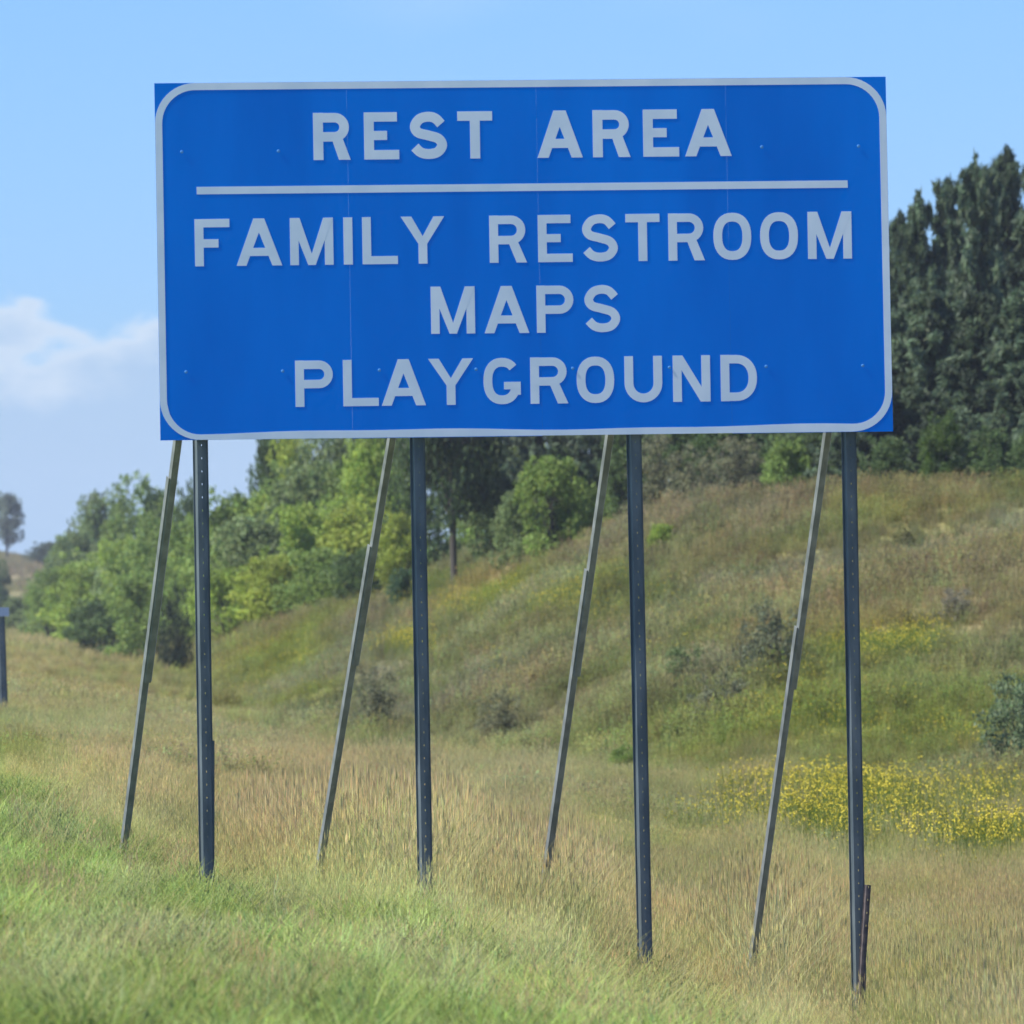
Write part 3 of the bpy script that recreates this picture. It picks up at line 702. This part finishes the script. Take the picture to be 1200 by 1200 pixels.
# lone shrubs on the slope
for px, bp, top, w, c, k, lab in (
 (778, 648, 612, 36, BG_, 'bush', 'small bright shrub high on the slope right of the third post'),
 (473, 706, 664, 38, (.07, .13, .06), 'bush', 'small blue green shrub left of the second post'),
 (902, 792, 702, 74, (.16, .185, .10), 'twiggy', 'large grey twiggy shrub left of the fourth brace'),
 (802, 812, 760, 64, (.12, .18, .06), 'twiggy', 'dark green shrub right of the third post low on the slope'),
 (838, 856, 786, 70, GB, 'twiggy', 'grey brown twiggy shrub below the dark green one'),
 (438, 862, 786, 56, GB, 'twiggy', 'grey bare shrub between second brace and second post'),
 (582, 858, 806, 56, GB, 'twiggy', 'grey bare shrub right of the second post'),
 (727, 898, 872, 36, MG, 'bush', 'tiny green shrub at the slope foot left of the third post'),
 (1196, 916, 790, 110, (.17, .23, .11), 'twiggy', 'grey green shrub cut by the right edge above the yellow flowers'),
 (1192, 850, 790, 60, (.12, .18, .08), 'twiggy', 'dark shrub higher on the slope at the right edge'),
 (1060, 640, 612, 40, OLIVE, 'twiggy', 'faint olive shrub high on the slope right of the fourth post'),
 (655, 640, 622, 30, GB, 'twiggy', 'tiny brown shrub near the crest left of the third brace'),
 (1120, 720, 690, 46, GREY, 'twiggy', 'grey weed clump on the open slope near the right edge'),
): T_('shrub', k, px, 192, top, w*1.15, c, lab, 'shrub', None, bp+8, 10)

# ------------------------------------------------------------------ grasses (uncountable)
def blade_mesh(name, n, spread, hmin, hmax, wid, bend, heads=0, broad=0):
    rs = np.random.RandomState(len(name)*7+n); V = []; cols = []
    for i in range(n):
        a = rs.rand()*6.283; r = spread*rs.rand()**.6; b = Vector((r*math.cos(a), r*math.sin(a), -.02)); h = hmin+(hmax-hmin)*rs.rand()
        ang = rs.rand()*6.283; s = Vector((math.cos(ang), math.sin(ang), 0)); ba = rs.rand()*6.283; bd = Vector((math.cos(ba), math.sin(ba), 0))*bend*h*rs.rand()
        w = wid*(.6+.8*rs.rand()); m1 = b+Vector((0, 0, h*.55))+bd*.3; tp = b+Vector((0, 0, h))+bd
        c = (.85+.3*rs.rand()); cc = (c*(.9+.2*rs.rand()), c, c*(.85+.3*rs.rand()))
        V += [b-s*w/2, b+s*w/2, m1+s*w*.42, m1-s*w*.42]; cols.append(cc)
        V += [m1-s*w*.42, m1+s*w*.42, tp+s*w*.08, tp-s*w*.08]; cols.append(cc)
        if rs.rand() < heads:
            hw = w*1.5; hl = h*.09; q = tp
            V += [q-Vector((0, 0, hl)), q-Vector((0, 0, hl*.4))+s*hw/2, q+Vector((0, 0, hl*.5)), q-Vector((0, 0, hl*.4))-s*hw/2]; cols.append((1.45*c, 1.35*c, 1.25*c))
        if rs.rand() < broad:
            for k in range(4):
                f = .25+.7*rs.rand(); q = b.lerp(tp, f); la = rs.rand()*6.283; ld = Vector((math.cos(la), math.sin(la), .35)); ls = ld.cross(Vector((0, 0, 1))).normalized(); ll = h*.16
                V += [q, q+ld*ll*.5+ls*ll*.28, q+ld*ll, q+ld*ll*.5-ls*ll*.28]; cols.append((.8*c, .95*c, .8*c))
    return fast_mesh(name, np.array([tuple(v) for v in V]), len(cols), (M['blade'],), np.array(cols))
def flower_mesh(name, n, spread, h, head, material):
    rs = np.random.RandomState(n+3); V, cols, mi = [], [], []
    for i in range(n):
        a = rs.rand()*6.283; r = spread*rs.rand()**.5; b = Vector((r*math.cos(a), r*math.sin(a), 0)); hh = h*(.6+.6*rs.rand()); tp = b+Vector((rs.normal()*.05, rs.normal()*.05, hh)); w = head*.12
        s = Vector((1, 0, 0)); V += [b-s*w, b+s*w, tp+s*w, tp-s*w]; cols.append((.8, 1, .8)); mi.append(0)
        for k in range(3):
            d = Vector(rs.normal(size=3)).normalized(); e = d.orthogonal().normalized(); q = tp+Vector(rs.normal(size=3)*head*.5)
            V += [q-d*head/2, q+e*head/2, q+d*head/2, q-e*head/2]; cols.append((1, 1, 1)); mi.append(1)
    return fast_mesh(name, np.array([tuple(v) for v in V]), len(cols), (M['blade'], material), np.array(cols), mi)
def src(me_):   # a mesh block the scatter refers to; never linked into the scene
    return bpy.data.objects.new(me_.name, me_)
def scatter(name, label, X, Y, sc, col, variants, seed):
    rs = np.random.RandomState(seed); n = len(X); Zg = gz(X, Y)
    me_ = bpy.data.meshes.new(name); me_.vertices.add(n); me_.vertices.foreach_set('co', np.stack([X, Y, Zg], -1).astype(np.float32).ravel())
    for nm, ty, dat in (('col', 'FLOAT_COLOR', np.concatenate([col, np.ones((n, 1))], 1)), ('scl', 'FLOAT', sc), ('rz', 'FLOAT', rs.rand(n)*6.283), ('pick', 'INT', rs.randint(0, len(variants), n))):
        a = me_.attributes.new(nm, ty, 'POINT'); a.data.foreach_set('color' if ty == 'FLOAT_COLOR' else 'value', np.asarray(dat, np.int32 if ty == 'INT' else np.float32).ravel())
    o = link(name, me_); tag(o, label, None, None, 'stuff')
    g = bpy.data.node_groups.new(name+'_scatter', 'GeometryNodeTree'); g.interface.new_socket('Geometry', in_out='INPUT', socket_type='NodeSocketGeometry'); g.interface.new_socket('Geometry', in_out='OUTPUT', socket_type='NodeSocketGeometry')
    gi = g.nodes.new('NodeGroupInput'); go = g.nodes.new('NodeGroupOutput'); ip = g.nodes.new('GeometryNodeInstanceOnPoints'); jn = g.nodes.new('GeometryNodeJoinGeometry')
    for v in variants[::-1]:
        oi = g.nodes.new('GeometryNodeObjectInfo'); oi.inputs[0].default_value = v; oi.inputs['As Instance'].default_value = True; g.links.new(oi.outputs['Geometry'], jn.inputs[0])
    def attr(nm, ty):
        a = g.nodes.new('GeometryNodeInputNamedAttribute'); a.data_type = ty; a.inputs[0].default_value = nm; return a.outputs['Attribute']
    cx = g.nodes.new('ShaderNodeCombineXYZ'); g.links.new(attr('rz', 'FLOAT'), cx.inputs[2])
    g.links.new(gi.outputs[0], ip.inputs['Points']); g.links.new(jn.outputs[0], ip.inputs['Instance']); ip.inputs['Pick Instance'].default_value = True
    g.links.new(attr('pick', 'INT'), ip.inputs['Instance Index']); g.links.new(cx.outputs[0], ip.inputs['Rotation']); g.links.new(attr('scl', 'FLOAT'), ip.inputs['Scale'])
    g.links.new(ip.outputs[0], go.inputs[0])
    md = o.modifiers.new('scatter', 'NODES'); md.node_group = g
    return o
def sample(n, y0, y1, p, x0=-260, x1=1460, seed=1):
    rs = np.random.RandomState(seed); u = rs.rand(n)          # density ~ Y^-p per unit area; area element ~ Y dY
    q = 2-p
    Y = (y0**q+(y1**q-y0**q)*u)**(1/q) if abs(q) > 1e-6 else y0*(y1/y0)**u
    px = x0+(x1-x0)*rs.rand(n); return Y*(px-600)*K, Y
def info(X, Y):
    Z = gz(X, Y); px, py = to_px(X, Y, Z); return (px, py)+veg_color(px, py, X, Y)
def jit(c, s, seed):
    rs = np.random.RandomState(seed); n = len(c); return np.clip(c*(1+s*(rs.rand(n, 1)-.5))*(1+.25*(rs.rand(n, 3)-.5)), .005, .9)
short = [src(blade_mesh('short_tuft_%s' % s, 56, .10, .04, .13, .005, 1.1)) for s in 'ab']+[src(blade_mesh('rough_tuft_%s' % s, 14, .10, .07, .24, .0045, 1.0, .5, .3)) for s in 'ab']+[src(blade_mesh('short_tuft_leafy', 34, .09, .04, .12, .008, .8, 0, .4))]
tall = [src(blade_mesh('tall_tuft_%s' % s, 52, .16, .16, .52, .0042, .7, .4)) for s in ('a', 'bb')]+[src(blade_mesh('tall_tuft_seeded', 30, .15, .25, .60, .0042, .8, .9))]
weed = [src(blade_mesh('weed_%s' % s, 42, .28, .2, .55, .012, .4, .35, .5)) for s in ('a', 'bb', 'ccc')]
farw = [src(blade_mesh('far_weed_%s' % s, 34, .7, .25, .6, .035, .5, .3, .3)) for s in ('a', 'bb')]
yel = [src(flower_mesh('yellow_flower', 16, .25, .34, .0105, M['petal']))]

X, Y = sample(110000, 27, 75, 1.6, seed=21); px, py, c, mown, hill = info(X, Y)
rs = np.random.RandomState(3); sel = rs.rand(len(X)) < mown
scatter('mown_grass', 'short green grass covering the verge in front of the sign', X[sel], Y[sel], ((.35+.5*rs.rand(len(X))+.9*vnoise(X, Y*.25, .25, 71)**2)*np.interp(Y, [30, 42, 60], [1, .8, .7]))[sel], jit(c, .6, 4)[sel], short, 31)
# a thin undergrowth of short blades also fills the tall grass
X2, Y2 = sample(30000, 42, 120, 1.6, seed=22); px, py, c2, mown2, hill2 = info(X2, Y2); s2 = (rs.rand(len(X2)) < .9) & (mown2 < .35)
tn = np.array(TAN); c2b = c2*.8+np.array(GREEN)*.2
X3, Y3 = sample(52000, 36, 125, 1.6, seed=23); px3, py3, c3, mown3, hill3 = info(X3, Y3); s3 = rs.rand(len(X3)) > mown3*1.0
s3 &= (rs.rand(len(X3)) > .25)
c3 = (c3*.85+tn*.15)*(1+.45*np.clip(mown3*1.6, 0, 1))[:, None]+(tn*.22)[None]*np.clip(mown3*2, 0, 1)[:, None]*(rs.rand(len(X3)) < .5)[:, None]  # colour brightened towards the mown edge to make up for self-shading among tall blades
hs = np.interp(px3, [0, 130, 170, 240, 360, 500, 560, 640, 740, 850, 895, 950, 1010, 1200], [.8, 1.0, .95, .6, 1.2, 1.45, 1.0, 1.15, .65, .85, 1.3, .9, .6, .85])*np.interp(Y3, [36, 52, 62, 90], [1, 1, .72, .6])*(.65+.6*rs.rand(len(X3)))*np.interp(mown3, [0, .5, 1], [1, .5, .3])
scatter('tall_dry_grass', 'tall straw coloured seeding grass around the feet of the sign posts', np.concatenate([X3[s3], X2[s2]]), np.concatenate([Y3[s3], Y2[s2]]),
        np.concatenate([hs[s3], (.35+.3*rs.rand(len(X2)))[s2]]), np.concatenate([jit(c3, .3, 5)[s3], jit(c2b, .35, 6)[s2]]), tall, 33)
X, Y = sample(70000, 85, 330, 1.35, seed=24); px, py, c, mown, hill = info(X, Y); s = (mown < .5)
hh = (.55+.75*rs.rand(len(X)))*(1-.35*(hill < .5))*(.45+1.1*vnoise(X, Y, 3.0, 9))*.62
scatter('hillside_weeds', 'mixed brown and green weeds covering the slope behind the sign', X[s], Y[s], hh[s], jit(c, .55, 7)[s], weed, 35)
X, Y = sample(42000, 300, 1250, 1.5, seed=25); px, py, c, mown, hill = info(X, Y)
scatter('far_meadow_grass', 'faded grass on the distant verge and ridge at the left', X, Y, .5+.5*rs.rand(len(X)), jit(c, .4, 8), farw, 37)
X, Y = sample(900, 31, 60, 1.6, seed=29); px, py, c, mown, hill = info(X, Y); rs = np.random.RandomState(8)
s = (mown > .3) & (vnoise(X, Y*.2, .45, 91)*.6+vnoise(X, Y*.2, .12, 92)*.4 > .52)
scatter('straw_tufts', 'loose straw coloured seeding stems scattered through the green verge', X[s], Y[s], (.3+.3*rs.rand(len(X)))[s], jit(np.tile(np.array(TAN)*1.05, (len(X), 1)), .4, 9)[s], tall[1:], 43)
# yellow flowers
FL = [(930, 908, 70, 7, 1500), (1070, 912, 75, 7, 3000), (950, 945, 55, 12, 2000), (1165, 968, 50, 9, 1100), (1000, 925, 110, 14, 700), (850, 935, 50, 14, 500), (1080, 950, 110, 26, 1100),
      (575, 703, 90, 14, 750), (650, 692, 60, 12, 420), (470, 746, 34, 10, 380), (1030, 755, 70, 14, 620), (1065, 740, 40, 10, 350), (330, 775, 60, 22, 320), (940, 835, 70, 26, 350),
      (1120, 855, 60, 16, 260), (800, 730, 100, 40, 200), (570, 775, 50, 16, 160), (1000, 800, 90, 20, 180), (740, 680, 60, 20, 160)]
FX, FY = [], []
for a, b, rx, ry, n in FL:
    for k in range(int(n*(.13 if b > 900 else (.3 if b < 760 and a < 700 else .13)))):
        ax_ = a+rs.normal()*rx*.6; ay_ = b+rs.normal()*ry*.6+4*math.sin(ax_*.09)
        FX.append(ax_); FY.append(ay_+(24 if b > 900 else 14))
# project onto the ground by a vectorised march
FX = np.array(FX); FY = np.array(FY); kp = vnoise(FX, FY*3.5, 24.0, 81)*.7+vnoise(FX, FY*3.5, 8.0, 82)*.3 > .47; FX, FY = FX[kp], FY[kp]; D = np.array(F)[None]+np.array(RV)[None]*((FX-600)*K)[:, None]+np.array(UV)[None]*((600-FY)*K)[:, None]
hitY = np.zeros(len(FX)); Yt = 60.0
while Yt < 320:
    Xq = D[:, 0]/D[:, 1]*Yt; Zq = CZ+D[:, 2]/D[:, 1]*Yt; hit = (hitY == 0) & (Zq <= gz(Xq, np.full(len(FX), Yt))+.2); hitY[hit] = Yt; Yt *= 1.004
ok = hitY > 0; Yh = hitY[ok]*(1+.004*rs.rand(ok.sum())); Xh = (D[:, 0]/D[:, 1])[ok]*Yh
scatter('yellow_wildflowers', 'patches of yellow wildflowers in the ditch and on the slope', Xh, Yh, .8+.6*rs.rand(len(Xh)), np.tile(np.array([.17, .20, .04]), (len(Xh), 1)), yel, 39)
# ------------------------------------------------------------------ thin summer haze
hx, hy0, hy1, hz0, hz1 = 950, -170, 1760, -6, 26
hv = [(x, y, z) for z in (hz0, hz1) for y in (hy0, hy1) for x in (-hx, hx)]
hm = mesh('haze', hv, [(0, 2, 3, 1), (4, 5, 7, 6), (0, 1, 5, 4), (2, 6, 7, 3), (0, 4, 6, 2), (1, 3, 7, 5)])
hmat = bpy.data.materials.new('haze_air'); hmat.use_nodes = True; ht = hmat.node_tree; ht.nodes.clear()
pv = ht.nodes.new('ShaderNodeVolumePrincipled'); pv.inputs['Color'].default_value = (.80, .88, 1, 1); pv.inputs['Density'].default_value = .00015
ho = ht.nodes.new('ShaderNodeOutputMaterial'); ht.links.new(pv.outputs[0], ho.inputs['Volume']); hm.materials.append(hmat)
tag(link('haze', hm), 'thin pale haze in the warm air', None, None, 'stuff')
print('OBJECTS', len(bpy.data.objects))
